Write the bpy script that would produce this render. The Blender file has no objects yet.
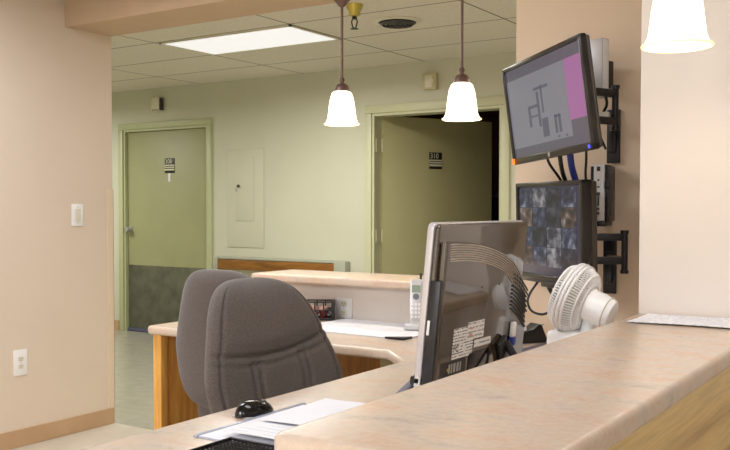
import bpy, bmesh, math, random
from mathutils import Vector, Matrix
random.seed(7)
S = bpy.context.scene
COL = S.collection
PI = math.pi
rad = math.radians

# ------------------------------------------------------------------ materials
def lin(c):
    return tuple(((x/255.0)/12.92 if x/255.0 <= .04045 else ((x/255.0+.055)/1.055)**2.4) for x in c) + (1.0,)

def base(name, col, rough=.5, metal=0., spec=.5, emis=None, es=0., coat=0.):
    m = bpy.data.materials.new(name); m.use_nodes = True
    nt = m.node_tree; b = nt.nodes['Principled BSDF']
    b.inputs['Base Color'].default_value = lin(col)
    b.inputs['Roughness'].default_value = rough
    b.inputs['Metallic'].default_value = metal
    b.inputs['Specular IOR Level'].default_value = spec
    b.inputs['Coat Weight'].default_value = coat
    if emis:
        b.inputs['Emission Color'].default_value = lin(emis)
        b.inputs['Emission Strength'].default_value = es
    return m, nt, b

def coords(nt, scale=(1, 1, 1), loc=(0, 0, 0), rot=(0, 0, 0)):
    tc = nt.nodes.new('ShaderNodeTexCoord'); mp = nt.nodes.new('ShaderNodeMapping')
    mp.inputs['Scale'].default_value = scale; mp.inputs['Location'].default_value = loc
    mp.inputs['Rotation'].default_value = rot
    nt.links.new(tc.outputs['Object'], mp.inputs['Vector'])
    return mp.outputs['Vector']

def noise(nt, vec, scale, detail=4, rough=.55, dist=0.):
    n = nt.nodes.new('ShaderNodeTexNoise')
    n.inputs['Scale'].default_value = scale; n.inputs['Detail'].default_value = detail
    n.inputs['Roughness'].default_value = rough; n.inputs['Distortion'].default_value = dist
    nt.links.new(vec, n.inputs['Vector'])
    return n.outputs['Fac']

def ramp(nt, fac, stops):
    r = nt.nodes.new('ShaderNodeValToRGB'); e = r.color_ramp.elements
    e[0].position, e[0].color = stops[0][0], lin(stops[0][1])
    e[1].position, e[1].color = stops[-1][0], lin(stops[-1][1])
    for p, c in stops[1:-1]:
        x = e.new(p); x.color = lin(c)
    nt.links.new(fac, r.inputs['Fac'])
    return r.outputs['Color']

def bump(nt, b, h, strength=.2, dist=.002):
    n = nt.nodes.new('ShaderNodeBump')
    n.inputs['Strength'].default_value = strength; n.inputs['Distance'].default_value = dist
    nt.links.new(h, n.inputs['Height']); nt.links.new(n.outputs['Normal'], b.inputs['Normal'])

def plain(name, col, rough=.5, metal=0., var=8, scale=6., spec=.5, bmp=0., bscale=150., coat=0.):
    m, nt, b = base(name, col, rough, metal, spec, coat=coat)
    v = coords(nt)
    lo = tuple(max(0, c-var) for c in col); hi = tuple(min(255, c+var) for c in col)
    nt.links.new(ramp(nt, noise(nt, v, scale), [(.3, lo), (.7, hi)]), b.inputs['Base Color'])
    if bmp: bump(nt, b, noise(nt, v, bscale, 3), bmp, .002)
    return m

def emit(name, col, strength, basecol=None, rough=.5):
    m, nt, b = base(name, basecol or col, rough, emis=col, es=strength)
    return m

def wood(name, c1, c2, c3, axis='Z', scale=1., rough=.4, cathedral=False):
    m, nt, b = base(name, c2, rough)
    st = {'X': (.12, 1, 1), 'Y': (1, .12, 1), 'Z': (1, 1, .12)}[axis]
    v = coords(nt, tuple(s*scale for s in st))
    if cathedral:
        n = noise(nt, v, 2.6, 2, .4, .4)
        mu = nt.nodes.new('ShaderNodeMath'); mu.operation = 'MULTIPLY'; mu.inputs[1].default_value = 16
        nt.links.new(n, mu.inputs[0])
        fr = nt.nodes.new('ShaderNodeMath'); fr.operation = 'PINGPONG'; fr.inputs[1].default_value = 1
        nt.links.new(mu.outputs[0], fr.inputs[0])
        fac = fr.outputs[0]
        col = ramp(nt, fac, [(0, c3), (.22, c2), (1, c1)])
    else:
        fac = noise(nt, v, 28, 6, .6, .3)
        col = ramp(nt, fac, [(.3, c3), (.5, c2), (.72, c1)])
    fine = noise(nt, coords(nt, tuple((s if s == 1 else .04)*scale for s in st)), 160, 3)
    mx = nt.nodes.new('ShaderNodeMixRGB'); mx.blend_type = 'MULTIPLY'; mx.inputs['Fac'].default_value = .35
    nt.links.new(col, mx.inputs['Color1'])
    nt.links.new(ramp(nt, fine, [(.35, (190, 180, 165)), (.6, (255, 255, 255))]), mx.inputs['Color2'])
    nt.links.new(mx.outputs['Color'], b.inputs['Base Color'])
    return m

def laminate(name):
    m, nt, b = base(name, (214, 184, 152), .27, spec=.5)
    v = coords(nt, (1, 1, 1)); 
    v2 = coords(nt, (.9, 1.5, 1.2), rot=(0, 0, .15))
    a = noise(nt, v2, 7, 8, .66, .25)
    c = ramp(nt, a, [(.28, (190, 176, 160)), (.42, (212, 195, 177)), (.52, (218, 196, 174)), (.62, (217, 187, 162)), (.78, (228, 211, 193))])
    f = noise(nt, v, 70, 6, .7)
    mx = nt.nodes.new('ShaderNodeMixRGB'); mx.blend_type = 'MULTIPLY'; mx.inputs['Fac'].default_value = .4
    nt.links.new(c, mx.inputs['Color1'])
    nt.links.new(ramp(nt, f, [(.3, (226, 217, 207)), (.62, (255, 255, 255))]), mx.inputs['Color2'])
    nt.links.new(mx.outputs['Color'], b.inputs['Base Color'])
    bump(nt, b, noise(nt, v, 260, 3), .06, .0006)
    return m

def fabric(name, col, var=22):
    m, nt, b = base(name, col, .95, spec=.15)
    v = coords(nt)
    lo = tuple(c-var for c in col); hi = tuple(c+var for c in col)
    n = noise(nt, v, 420, 3, .7)
    nt.links.new(ramp(nt, n, [(.35, lo), (.65, hi)]), b.inputs['Base Color'])
    bump(nt, b, n, .5, .002)
    b.inputs['Sheen Weight'].default_value = .25
    return m

def striped(name, paper, ink, pitch, axis='Y', duty=.4, word=90., block=None, rough=.6):
    """printed sheet: rows of broken text lines"""
    m, nt, b = base(name, paper, rough, spec=.3)
    tc = nt.nodes.new('ShaderNodeTexCoord'); sp = nt.nodes.new('ShaderNodeSeparateXYZ')
    nt.links.new(tc.outputs['Object'], sp.inputs[0])
    mu = nt.nodes.new('ShaderNodeMath'); mu.operation = 'MULTIPLY'; mu.inputs[1].default_value = 1.0/pitch
    nt.links.new(sp.outputs[axis], mu.inputs[0])
    fr = nt.nodes.new('ShaderNodeMath'); fr.operation = 'FRACT'; nt.links.new(mu.outputs[0], fr.inputs[0])
    lt = nt.nodes.new('ShaderNodeMath'); lt.operation = 'LESS_THAN'; lt.inputs[1].default_value = duty
    nt.links.new(fr.outputs[0], lt.inputs[0])
    n = noise(nt, tc.outputs['Object'], word, 2)
    gt = nt.nodes.new('ShaderNodeMath'); gt.operation = 'GREATER_THAN'; gt.inputs[1].default_value = .46
    nt.links.new(n, gt.inputs[0])
    ml = nt.nodes.new('ShaderNodeMath'); ml.operation = 'MULTIPLY'
    nt.links.new(lt.outputs[0], ml.inputs[0]); nt.links.new(gt.outputs[0], ml.inputs[1])
    mx = nt.nodes.new('ShaderNodeMixRGB'); nt.links.new(ml.outputs[0], mx.inputs['Fac'])
    mx.inputs['Color1'].default_value = lin(paper); mx.inputs['Color2'].default_value = lin(ink)
    nt.links.new(mx.outputs['Color'], b.inputs['Base Color'])
    return m

def tiled_ceiling(name, col, line, px, py, ox, oy):
    m, nt, b = base(name, col, .95, spec=.1)
    tc = nt.nodes.new('ShaderNodeTexCoord'); sp = nt.nodes.new('ShaderNodeSeparateXYZ')
    nt.links.new(tc.outputs['Object'], sp.inputs[0])
    outs = []
    for ax, p, o in (('X', px, ox), ('Y', py, oy)):
        ad = nt.nodes.new('ShaderNodeMath'); ad.operation = 'ADD'; ad.inputs[1].default_value = -o+100*p
        nt.links.new(sp.outputs[ax], ad.inputs[0])
        md = nt.nodes.new('ShaderNodeMath'); md.operation = 'MODULO'; md.inputs[1].default_value = p
        nt.links.new(ad.outputs[0], md.inputs[0])
        lt = nt.nodes.new('ShaderNodeMath'); lt.operation = 'LESS_THAN'; lt.inputs[1].default_value = .012
        nt.links.new(md.outputs[0], lt.inputs[0]); outs.append(lt.outputs[0])
    mxm = nt.nodes.new('ShaderNodeMath'); mxm.operation = 'MAXIMUM'
    nt.links.new(outs[0], mxm.inputs[0]); nt.links.new(outs[1], mxm.inputs[1])
    n = noise(nt, tc.outputs['Object'], 60, 5, .7)
    c = ramp(nt, n, [(.3, tuple(x-10 for x in col)), (.7, tuple(min(255, x+8) for x in col))])
    mx = nt.nodes.new('ShaderNodeMixRGB'); nt.links.new(mxm.outputs[0], mx.inputs['Fac'])
    nt.links.new(c, mx.inputs['Color1']); mx.inputs['Color2'].default_value = lin(line)
    nt.links.new(mx.outputs['Color'], b.inputs['Base Color'])
    return m

M = {}
M['beige'] = plain('beige_wall_paint', (222, 205, 184), .75, var=2, scale=2, bmp=.05, bscale=220)
M['cream'] = plain('cream_wall_paint', (228, 218, 207), .75, var=2, scale=2, bmp=.05, bscale=220)
M['beige_lifted'] = plain('beige_wall_paint_brightened', (238, 216, 188), .75, var=2, scale=2, bmp=.05, bscale=220)  # wall beige raised in colour to make up for weak light in the recess
M['greenwall'] = plain('pale_green_wall_paint', (203, 202, 180), .6, var=2, scale=2, bmp=.05, bscale=220)
M['greendoor'] = plain('olive_green_door_paint', (160, 160, 119), .45, var=3, scale=3)
M['greenframe'] = plain('green_frame_paint', (184, 188, 148), .4, var=2, scale=3)
M['paleframe'] = plain('pale_green_frame_paint', (200, 200, 166), .4, var=2, scale=3)
M['greendoor_pale'] = plain('light_olive_door_paint', (176, 171, 126), .45, var=3, scale=3)
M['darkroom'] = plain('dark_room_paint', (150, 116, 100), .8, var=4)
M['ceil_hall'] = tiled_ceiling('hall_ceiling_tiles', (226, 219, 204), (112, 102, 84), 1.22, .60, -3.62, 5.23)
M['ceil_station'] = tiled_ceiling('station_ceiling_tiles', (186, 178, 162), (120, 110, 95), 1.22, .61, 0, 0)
M['header'] = plain('tan_header_paint', (196, 170, 140), .8, var=3)
M['basebd'] = plain('tan_vinyl_baseboard', (190, 156, 118), .45, var=4)
M['floor_st'] = plain('pale_station_floor', (196, 187, 170), .3, var=6, scale=14)
M['floor_hall'] = plain('grey_green_hall_floor', (166, 162, 147), .22, var=7, scale=10)
M['guard'] = plain('cream_corner_guard', (226, 205, 178), .4, var=1)
M['laminate'] = laminate('peach_tan_laminate')
M['oak'] = wood('golden_oak', (232, 176, 96), (220, 158, 76), (196, 132, 56), 'Z')
M['oak_lit'] = wood('golden_oak_lit_tone', (252, 200, 112), (246, 186, 94), (232, 166, 74), 'Z')  # golden oak lightened in colour for the light falling on the stile
M['oak_front'] = wood('yellow_oak_front', (246, 220, 150), (234, 202, 126), (204, 166, 94), 'Y', .8, cathedral=True)
M['railwood'] = wood('brown_rail_wood', (160, 108, 42), (142, 92, 30), (108, 66, 18), 'X')
M['railgrey'] = plain('grey_rail_cap', (168, 170, 152), .5, var=3)
M['white'] = plain('white_plastic', (240, 238, 234), .35, var=2)
M['fanwhite'] = plain('glossy_white_fan_plastic', (254, 253, 252), .3, var=2)
M['offwhite'] = plain('off_white_plastic', (222, 216, 196), .45, var=3)
M['tanbox'] = plain('tan_plastic_box', (196, 186, 146), .5, var=4)
M['slot'] = plain('dark_slot', (60, 55, 50), .6, var=4)
M['black'] = plain('black_plastic', (28, 26, 26), .38, var=4)
M['blackgloss'] = plain('glossy_black_plastic', (24, 21, 20), .12, var=3)
M['darkgrey'] = plain('dark_grey_plastic', (58, 55, 52), .4, var=4)
M['monback'] = plain('brown_black_monitor_plastic', (62, 55, 46), .3, var=4)
M['aio_back'] = plain('glossy_dark_brown_plastic', (64, 54, 40), .08, var=3, spec=.9, coat=.6)
M['ventrib'] = plain('taupe_vent_rib', (180, 168, 154), .35, metal=.2, var=4)
M['silver'] = plain('silver_plastic', (206, 202, 200), .3, metal=.35, var=3)
M['steel'] = plain('brushed_steel', (176, 174, 168), .35, metal=.4, var=6, scale=20)
M['kick'] = plain('scuffed_steel_kick_plate', (112, 112, 98), .38, metal=.6, var=12, scale=9)
M['sweep'] = plain('blue_grey_door_sweep', (86, 88, 118), .5, var=4)
M['bronze'] = plain('brushed_bronze', (116, 92, 84), .4, metal=.45, var=5, scale=30)
M['brass'] = plain('yellow_brass', (196, 178, 84), .3, metal=.5, var=6)
M['grey_rubber'] = plain('grey_rubber', (118, 118, 126), .5, var=5)
M['fab'] = fabric('grey_brown_chair_fabric', (97, 88, 81))
M['fab2'] = fabric('grey_brown_chair_fabric_rear', (102, 93, 87), 16)
M['shade_rim'] = emit('glowing_rim_glass', (255, 226, 160), .95, (250, 235, 200), .3)
M['shade'] = emit('glowing_frosted_glass', (255, 238, 206), 2.4, (250, 240, 220), .3)
M['troffer'] = emit('lit_troffer_diffuser', (236, 236, 240), .72, (230, 230, 230), .6)
M['troffer2'] = emit('lit_station_diffuser', (255, 246, 232), 1.2, (230, 230, 230), .6)
M['paper'] = plain('white_paper', (238, 236, 238), .6, var=3)
M['print'] = striped('printed_paper', (240, 238, 240), (188, 189, 200), .0135, 'Y', .34, 60)
M['form'] = striped('faint_ruled_paper', (236, 236, 238), (196, 200, 210), .03, 'Y', .12, 8)
M['plastic_clear'] = plain('grey_blue_plastic_sleeve', (176, 182, 194), .2, var=5)
M['label'] = striped('sticker_print', (238, 238, 236), (120, 120, 124), .0075, 'Z', .42, 170)
M['label2'] = striped('white_sticker_print', (236, 236, 234), (150, 146, 148), .011, 'Z', .35, 120)
M['ink'] = plain('black_ink', (20, 20, 22), .6, var=2)
M['redink'] = plain('red_print', (214, 150, 134), .5, var=4)
M['pink'] = plain('pink_foil_lid', (228, 178, 160), .35, var=8)
M['red'] = plain('red_packet', (170, 48, 46), .4, var=8)
M['navy'] = plain('navy_cover', (42, 44, 72), .35, var=5)
M['bluecon'] = plain('blue_connector', (40, 56, 140), .4, var=5)
M['signblack'] = plain('black_sign_plate', (36, 33, 26), .45, var=3)
M['signwhite'] = plain('pale_sign_inlay', (206, 204, 176), .5, var=3)
M['cabinet'] = plain('cream_steel_cabinet', (206, 192, 140), .45, var=3)
M['amber'] = emit('amber_light', (255, 130, 20), .8, (240, 120, 20))
M['blueled'] = emit('blue_led', (60, 70, 255), 2.0, (60, 70, 255))
M['bezel'] = plain('dark_bezel_plastic', (38, 34, 30), .25, var=3)
# screens
M['scr_grey'] = emit('screen_grey', (176, 174, 186), .42, (30, 30, 34), .12)
M['scr_bar'] = emit('screen_toolbar', (128, 122, 138), .42, (30, 30, 34), .12)
M['scr_pink'] = emit('screen_pink', (206, 132, 196), .52, (30, 26, 30), .12)
M['scr_line'] = emit('screen_plan_line', (122, 122, 142), .42, (25, 25, 30), .12)
def cam_picture(name, stops, off):
    m, nt, b = base(name, (14, 15, 20), .14)
    v = coords(nt, (1, 1, 1.2), off)
    col = ramp(nt, noise(nt, v, 26, 2, .45, .3), stops)
    nt.links.new(col, b.inputs['Emission Color']); b.inputs['Emission Strength'].default_value = .62
    return m
PICS = [cam_picture('camera_picture_blue', [(.36, (28, 30, 52)), (.5, (56, 62, 92)), (.62, (90, 98, 122)), (.72, (150, 156, 168))], (0, 0, 0)),
        cam_picture('camera_picture_brown', [(.36, (44, 36, 42)), (.5, (92, 74, 72)), (.62, (124, 102, 92)), (.72, (170, 160, 156))], (3, 1, 2)),
        cam_picture('camera_picture_dark', [(.38, (24, 26, 40)), (.55, (44, 46, 66)), (.7, (86, 84, 96))], (5, 2, 7)),
        cam_picture('camera_picture_pale', [(.36, (48, 50, 70)), (.48, (104, 104, 116)), (.58, (152, 150, 156)), (.7, (186, 184, 190))], (8, 4, 1))]
M['scr_navy'] = emit('screen_navy', (56, 58, 84), .5, (14, 15, 20), .14)

# ------------------------------------------------------------------ mesh helpers
def BM(): return bmesh.new()

def merge(dst, src, mat=None):
    me = bpy.data.meshes.new('tmp'); src.to_mesh(me); src.free()
    if mat is not None: me.transform(mat)
    n = len(dst.faces); dst.from_mesh(me); bpy.data.meshes.remove(me)
    dst.faces.ensure_lookup_table()
    return dst.faces[n:]

def box(bm, lo, hi, bev=0., seg=2, mat=None, mi=0):
    b = BM(); bmesh.ops.create_cube(b, size=1)
    sx, sy, sz = (hi[i]-lo[i] for i in range(3))
    for v in b.verts:
        v.co = Vector((lo[0]+(v.co.x+.5)*sx, lo[1]+(v.co.y+.5)*sy, lo[2]+(v.co.z+.5)*sz))
    if bev: bmesh.ops.bevel(b, geom=b.edges[:], offset=bev, segments=seg, profile=.5, affect='EDGES')
    for f in merge(bm, b, mat): f.material_index = mi
    return bm

def lathe(bm, prof, n=32, mat=None, mi=0):
    b = BM(); rings = []
    for r, z in prof:
        if r < 1e-6: rings.append([b.verts.new((0, 0, z))])
        else: rings.append([b.verts.new((r*math.cos(2*PI*k/n), r*math.sin(2*PI*k/n), z)) for k in range(n)])
    for a, c in zip(rings, rings[1:]):
        for k in range(n):
            k2 = (k+1) % n
            if len(a) == 1 and len(c) == 1: continue
            if len(a) == 1: b.faces.new((a[0], c[k2], c[k]))
            elif len(c) == 1: b.faces.new((a[k], a[k2], c[0]))
            else: b.faces.new((a[k], a[k2], c[k2], c[k]))
    bmesh.ops.recalc_face_normals(b, faces=b.faces[:])
    for f in merge(bm, b, mat): f.material_index = mi
    return bm

def tube(bm, pts, r, n=10, closed=False, mi=0):
    pts = [Vector(p) for p in pts]; b = BM(); rings = []
    N = len(pts); up = None
    for i, p in enumerate(pts):
        if closed: t = pts[(i+1) % N]-pts[i-1]
        else: t = pts[min(i+1, N-1)]-pts[max(i-1, 0)]
        t.normalize()
        if up is None: up = Vector((0, 0, 1)) if abs(t.z) < .9 else Vector((1, 0, 0))
        x = t.cross(up).normalized(); y = x.cross(t).normalized(); up = y
        rr = r[i] if isinstance(r, (list, tuple)) else r
        rings.append([b.verts.new(p+x*rr*math.cos(2*PI*k/n)+y*rr*math.sin(2*PI*k/n)) for k in range(n)])
    for i in range(N if closed else N-1):
        a, c = rings[i], rings[(i+1) % N]
        for k in range(n): b.faces.new((a[k], a[(k+1) % n], c[(k+1) % n], c[k]))
    if not closed:
        b.faces.new(rings[0][::-1]); b.faces.new(rings[-1])
    bmesh.ops.recalc_face_normals(b, faces=b.faces[:])
    for f in merge(bm, b): f.material_index = mi
    return bm

def spline(ctrl, n=24):
    P = [Vector(p) for p in ctrl]; P = [P[0]*2-P[1]]+P+[P[-1]*2-P[-2]]; out = []
    for i in range(1, len(P)-2):
        for k in range(n):
            t = k/n; a, b_, c, d = P[i-1:i+3]
            out.append(.5*((2*b_)+(-a+c)*t+(2*a-5*b_+4*c-d)*t*t+(-a+3*b_-3*c+d)*t**3))
    out.append(P[-2]); return out

def prism(bm, poly, z0, z1, bev=0., seg=4, vbev=None, mat=None, mi=0):
    """polygon in XY extruded in Z; the top and bottom rims rounded by bev, chosen upright corners by vbev {index: radius}"""
    if vbev:
        q = []
        for i, p in enumerate(poly):
            if i in vbev:
                r = vbev[i]; p = Vector(p); a = (Vector(poly[i-1])-p).normalized(); c = (Vector(poly[(i+1) % len(poly)])-p).normalized()
                for k in range(9):
                    t = k/8; q.append(tuple((p+a*r)*(1-t)**2+p*2*t*(1-t)+(p+c*r)*t*t))
            else: q.append(p)
        poly = q
    b = BM()
    v0 = [b.verts.new((x, y, z0)) for x, y in poly]; v1 = [b.verts.new((x, y, z1)) for x, y in poly]
    n = len(poly); f0 = b.faces.new(v0[::-1]); f1 = b.faces.new(v1)
    for i in range(n): b.faces.new((v0[i], v0[(i+1) % n], v1[(i+1) % n], v1[i]))
    bmesh.ops.recalc_face_normals(b, faces=b.faces[:])
    if bev:
        es = list({e for f in (f0, f1) for e in f.edges})
        bmesh.ops.bevel(b, geom=es, offset=bev, segments=seg, profile=.5, affect='EDGES')
    for f in merge(bm, b, mat): f.material_index = mi
    return bm

def obj(name, bm, mats, parent=None, smooth=True, angle=35):
    me = bpy.data.meshes.new(name); bm.to_mesh(me); bm.free()
    for m in (mats if isinstance(mats, (list, tuple)) else [mats]): me.materials.append(m)
    if smooth:
        me.polygons.foreach_set('use_smooth', [True]*len(me.polygons))
        me.set_sharp_from_angle(angle=rad(angle))
    o = bpy.data.objects.new(name, me); COL.objects.link(o)
    if parent: o.parent = parent
    return o

def tag(o, label, cat, group=None):
    o['label'] = label; o['category'] = cat
    if group: o['group'] = group
    return o

def thing(name, label, cat, loc=(0, 0, 0), rz=0., group=None):
    o = bpy.data.objects.new(name, None); o.empty_display_size = .1; COL.objects.link(o)
    o.location = loc; o.rotation_euler = (0, 0, rz)
    return tag(o, label, cat, group)

def struct(name, bm, m, smooth=False):
    o = obj(name, bm, m, smooth=smooth); o['kind'] = 'structure'; return o

def copy_tree(o, parent=None):
    c = o.copy(); COL.objects.link(c)
    if parent: c.parent = parent
    for ch in list(o.children): copy_tree(ch, c)
    return c

def text_bm(bm, s, size, depth, mat, mi=0, align='CENTER'):
    cu = bpy.data.curves.new('lettering', 'FONT'); cu.body = s; cu.size = size; cu.extrude = depth
    cu.align_x = align; cu.align_y = 'CENTER'; cu.resolution_u = 3
    o = bpy.data.objects.new('lettering', cu); COL.objects.link(o)
    dg = bpy.context.evaluated_depsgraph_get(); dg.update()
    me = bpy.data.meshes.new_from_object(o.evaluated_get(dg)); me.transform(mat)
    n = len(bm.faces); bm.from_mesh(me); bm.faces.ensure_lookup_table()
    for f in bm.faces[n:]: f.material_index = mi
    bpy.data.objects.remove(o); bpy.data.curves.remove(cu); bpy.data.meshes.remove(me)
    return bm

UP_Y = Matrix.Rotation(rad(90), 4, 'X')     # XY outline stood up: X right, Y -> Z, facing -Y

# ------------------------------------------------------------------ the setting
CZ = 2.43
YB = 6.395                                   # face of the hall's back wall
b = BM(); box(b, (-4.25, -5.6, -.05), (3.1, 3.60, 0)); struct('floor', b, M['floor_st'])
b = BM(); box(b, (-9.6, 3.60, -.05), (1.6, YB+.15, 0)); struct('floor_hall', b, M['floor_hall'])
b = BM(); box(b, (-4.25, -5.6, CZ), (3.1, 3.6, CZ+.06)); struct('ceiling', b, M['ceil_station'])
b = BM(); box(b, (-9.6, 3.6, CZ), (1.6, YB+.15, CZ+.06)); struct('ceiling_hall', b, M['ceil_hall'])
b = BM(); box(b, (-4.25, -5.6, 0), (-4.103, 3.600, CZ)); struct('wall_left', b, M['beige'])
b = BM(); box(b, (-9.6, 3.45, 0), (-4.25, 3.60, CZ)); struct('wall_front_hall', b, M['greenwall'])
b = BM(); box(b, (-.783, 2.66, 0), (3.1, 3.37, CZ)); struct('wall_right', b, M['cream'])
b = BM(); box(b, (-1.488, 3.37, 0), (1.6, 3.60, CZ)); struct('wall_monitor', b, M['beige_lifted'])
b = BM(); box(b, (-4.25, -5.75, 0), (3.1, -5.6, CZ)); struct('wall_rear', b, M['cream'])
b = BM(); box(b, (3.1, -5.75, 0), (3.25, 3.37, CZ)); struct('wall_side', b, M['cream'])
b = BM(); box(b, (-4.103, 3.277, 2.237), (-1.488, 3.600, CZ)); struct('trim_header', b, M['header'])
b = BM()
for x0, x1, z0, z1 in ((-9.6, -7.115, 0, CZ), (-5.965, -4.115, 0, CZ), (-2.935, 1.6, 0, CZ), (-7.115, -5.965, 2.04, CZ), (-4.115, -2.935, 2.04, CZ)):
    box(b, (x0, YB, z0), (x1, YB+.15, z1))
struct('wall_back', b, M['greenwall'])
b = BM(); box(b, (-9.75, 3.45, 0), (-9.6, YB+.15, CZ)); struct('wall_hall_left', b, M['greenwall'])
b = BM(); box(b, (1.6, 3.37, 0), (1.75, YB+.15, CZ)); struct('wall_hall_right', b, M['greenwall'])
# the dark room behind the open door
b = BM(); box(b, (-5.2, YB+.15, -.05), (-2.2, 9.6, 0)); struct('floor_room', b, M['floor_hall'])
b = BM(); box(b, (-5.2, YB+.15, CZ), (-2.2, 9.6, CZ+.06)); struct('ceiling_room', b, M['ceil_hall'])
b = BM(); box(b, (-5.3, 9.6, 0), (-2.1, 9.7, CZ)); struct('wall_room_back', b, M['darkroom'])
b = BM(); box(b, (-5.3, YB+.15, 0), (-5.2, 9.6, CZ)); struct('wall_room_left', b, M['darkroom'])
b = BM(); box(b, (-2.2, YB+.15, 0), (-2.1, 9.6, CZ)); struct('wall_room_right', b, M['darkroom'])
# baseboards, corner guard
b = BM(); box(b, (-4.103, -5.6, 0), (-4.094, 3.600, .093), .003); struct('baseboard_left', b, M['basebd'])
b = BM(); box(b, (-.783, 2.652, 0), (3.1, 2.66, .093), .003); struct('baseboard_right', b, M['basebd'])
b = BM()
box(b, (-5.90, YB-.008, 0), (-4.19, YB, .1)); box(b, (-2.86, YB-.008, 0), (1.6, YB, .1)); box(b, (-9.6, YB-.008, 0), (-7.2, YB, .1))
struct('baseboard_back', b, M['basebd'])
b = BM(); box(b, (-4.103, 3.558, .093), (-4.099, 3.604, 1.36), .001); box(b, (-4.15, 3.600, .093), (-4.099, 3.604, 1.36), .001)
struct('trim_corner_guard', b, M['guard'])

# ---- doors
def frame_bm(x0, x1, top, w, depth=.02):
    b = BM()
    for a, c in ((x0-w, x0), (x1, x1+w)): box(b, (a, YB-depth, 0), (c, YB, top-.0005), .003)
    box(b, (x0-w, YB-depth, top), (x1+w, YB, top+w), .003)
    for a, c in ((x0-.004, x0+.022), (x1-.022, x1+.004)): box(b, (a, YB-.004, 0), (c, YB+.152, top))
    box(b, (x0+.0225, YB-.004, top-.022), (x1-.0225, YB+.152, top+.004))
    return b

def sign(parent, num, x, z, y):
    """room sign on a door: dark plate with pale number and two bars (facing -Y)"""
    r = bpy.data.objects.new('door_sign', None); COL.objects.link(r); r.parent = parent; r.location = (x, y, z); r.scale = (.88, 1, .92)
    p = BM(); box(p, (-.075, -.005, -.078), (.075, 0, .078), .002); obj('sign_plate', p, M['signblack'], r)
    q = BM()
    box(q, (-.075, -.0065, -.025), (.075, -.005, .010)); box(q, (-.075, -.0065, -.052), (.075, -.005, -.034))
    obj('sign_inlay', q, M['signwhite'], r)
    q = BM(); box(q, (-.07, -.0075, -.012), (.07, -.0065, -.004)); obj('braille_bar', q, M['signblack'], r)
    t = BM(); text_bm(t, num, .068, .0006, Matrix.Translation((-.016, -.0058, .043)) @ UP_Y); obj('number', t, M['signwhite'], r, smooth=False)
    return r

def knob(parent, x, z, y, side=-1):
    k = BM(); lathe(k, [(0, 0), (.032, 0), (.032, .006), (.014, .010), (.012, .03), (.026, .04), (.03, .052), (.024, .064), (0, .068)], 24,
                    Matrix.Translation((x, y, z)) @ Matrix.Rotation(rad(90)*(-side), 4, 'X'))
    return obj('door_knob', k, M['steel'], parent)

d1 = thing('door_1', 'closed olive green hall door numbered 308 with steel kick plate', 'door'); d1['kind'] = 'structure'
obj('door_frame', frame_bm(-7.115, -5.965, 2.04, .06), M['greenframe'], d1)
b = BM(); box(b, (-7.092, YB+.03, .008), (-5.988, YB+.075, 2.017), .002); obj('door_leaf', b, M['greendoor'], d1)
b = BM(); box(b, (-7.08, YB+.026, .035), (-6.0, YB+.030, .675), .001); obj('kick_plate', b, M['kick'], d1)
b = BM(); box(b, (-7.09, YB+.018, .006), (-5.99, YB+.030, .034), .002); obj('door_sweep', b, M['sweep'], d1)
knob(d1, -7.055, 1.035, YB+.03)
sign(d1, '308', -6.495, 1.668, YB+.03)
b = BM(); box(b, (-6.515, YB+.027, 1.51), (-6.487, YB+.03, 1.592), .001); obj('paper_tag', b, M['paper'], d1)

d2 = thing('door_2', 'open green hall door numbered 310 swung into the dark room', 'door'); d2['kind'] = 'structure'
obj('door_frame', frame_bm(-4.115, -2.935, 2.04, .065), M['paleframe'], d2)
A = rad(63)
leaf = bpy.data.objects.new('open_door', None); COL.objects.link(leaf); leaf.parent = d2
leaf.location = (-4.075, YB+.10, 0); leaf.rotation_euler = (0, 0, A)
b = BM(); box(b, (0, -.0, .008), (1.15, .045, 2.03), .002); obj('door_leaf', b, M['greendoor_pale'], leaf)
knob(leaf, 1.08, 1.035, 0)
sg = sign(leaf, '310', .535, 1.665, 0)
for z in (.25, 1.02, 1.78):
    b = BM(); box(b, (-4.094, YB+.02, z-.055), (-4.086, YB+.10, z+.055)); tube(b, [(-4.083, YB+.105, z-.055), (-4.083, YB+.105, z+.055)], .008)
    obj('hinge', b, M['paleframe'], d2)

# ------------------------------------------------------------------ things on the hall's back wall
def wall_box(name, label, cat, x, z, w, h, m, dx=.05):
    t = thing(name, label, cat, (x, YB, z))
    b = BM(); box(b, (-w/2, -dx, -h/2), (w/2, 0, h/2), .006); obj('housing', b, m, t)
    return t
t = wall_box('fire_alarm', 'small square beige wall box above the closed green door', 'alarm', -6.61, 2.268, .11, .13, M['offwhite'], .055)
b = BM(); box(b, (.056, -.050, -.06), (.066, 0, .06), .002); obj('side_cover', b, M['darkgrey'], t)
b = BM()
for k in range(3): box(b, (-.035+k*.03, -.057, -.062), (-.02+k*.03, -.05, -.052))
obj('terminal', b, M['slot'], t)
t = wall_box('wall_speaker', 'beige wall box above the frame of the open door', 'speaker', -3.552, 2.262, .125, .13, M['tanbox'], .045)
b = BM(); box(b, (-.035, -.05, -.05), (.03, -.043, .045), .003); obj('front_panel', b, M['offwhite'], t)
b = BM(); lathe(b, [(0, 0), (.02, 0), (.018, .006), (0, .007)], 20, Matrix.Translation((.028, -.05, .0)) @ Matrix.Rotation(rad(90), 4, 'X')); obj('lens', b, M['offwhite'], t)

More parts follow.
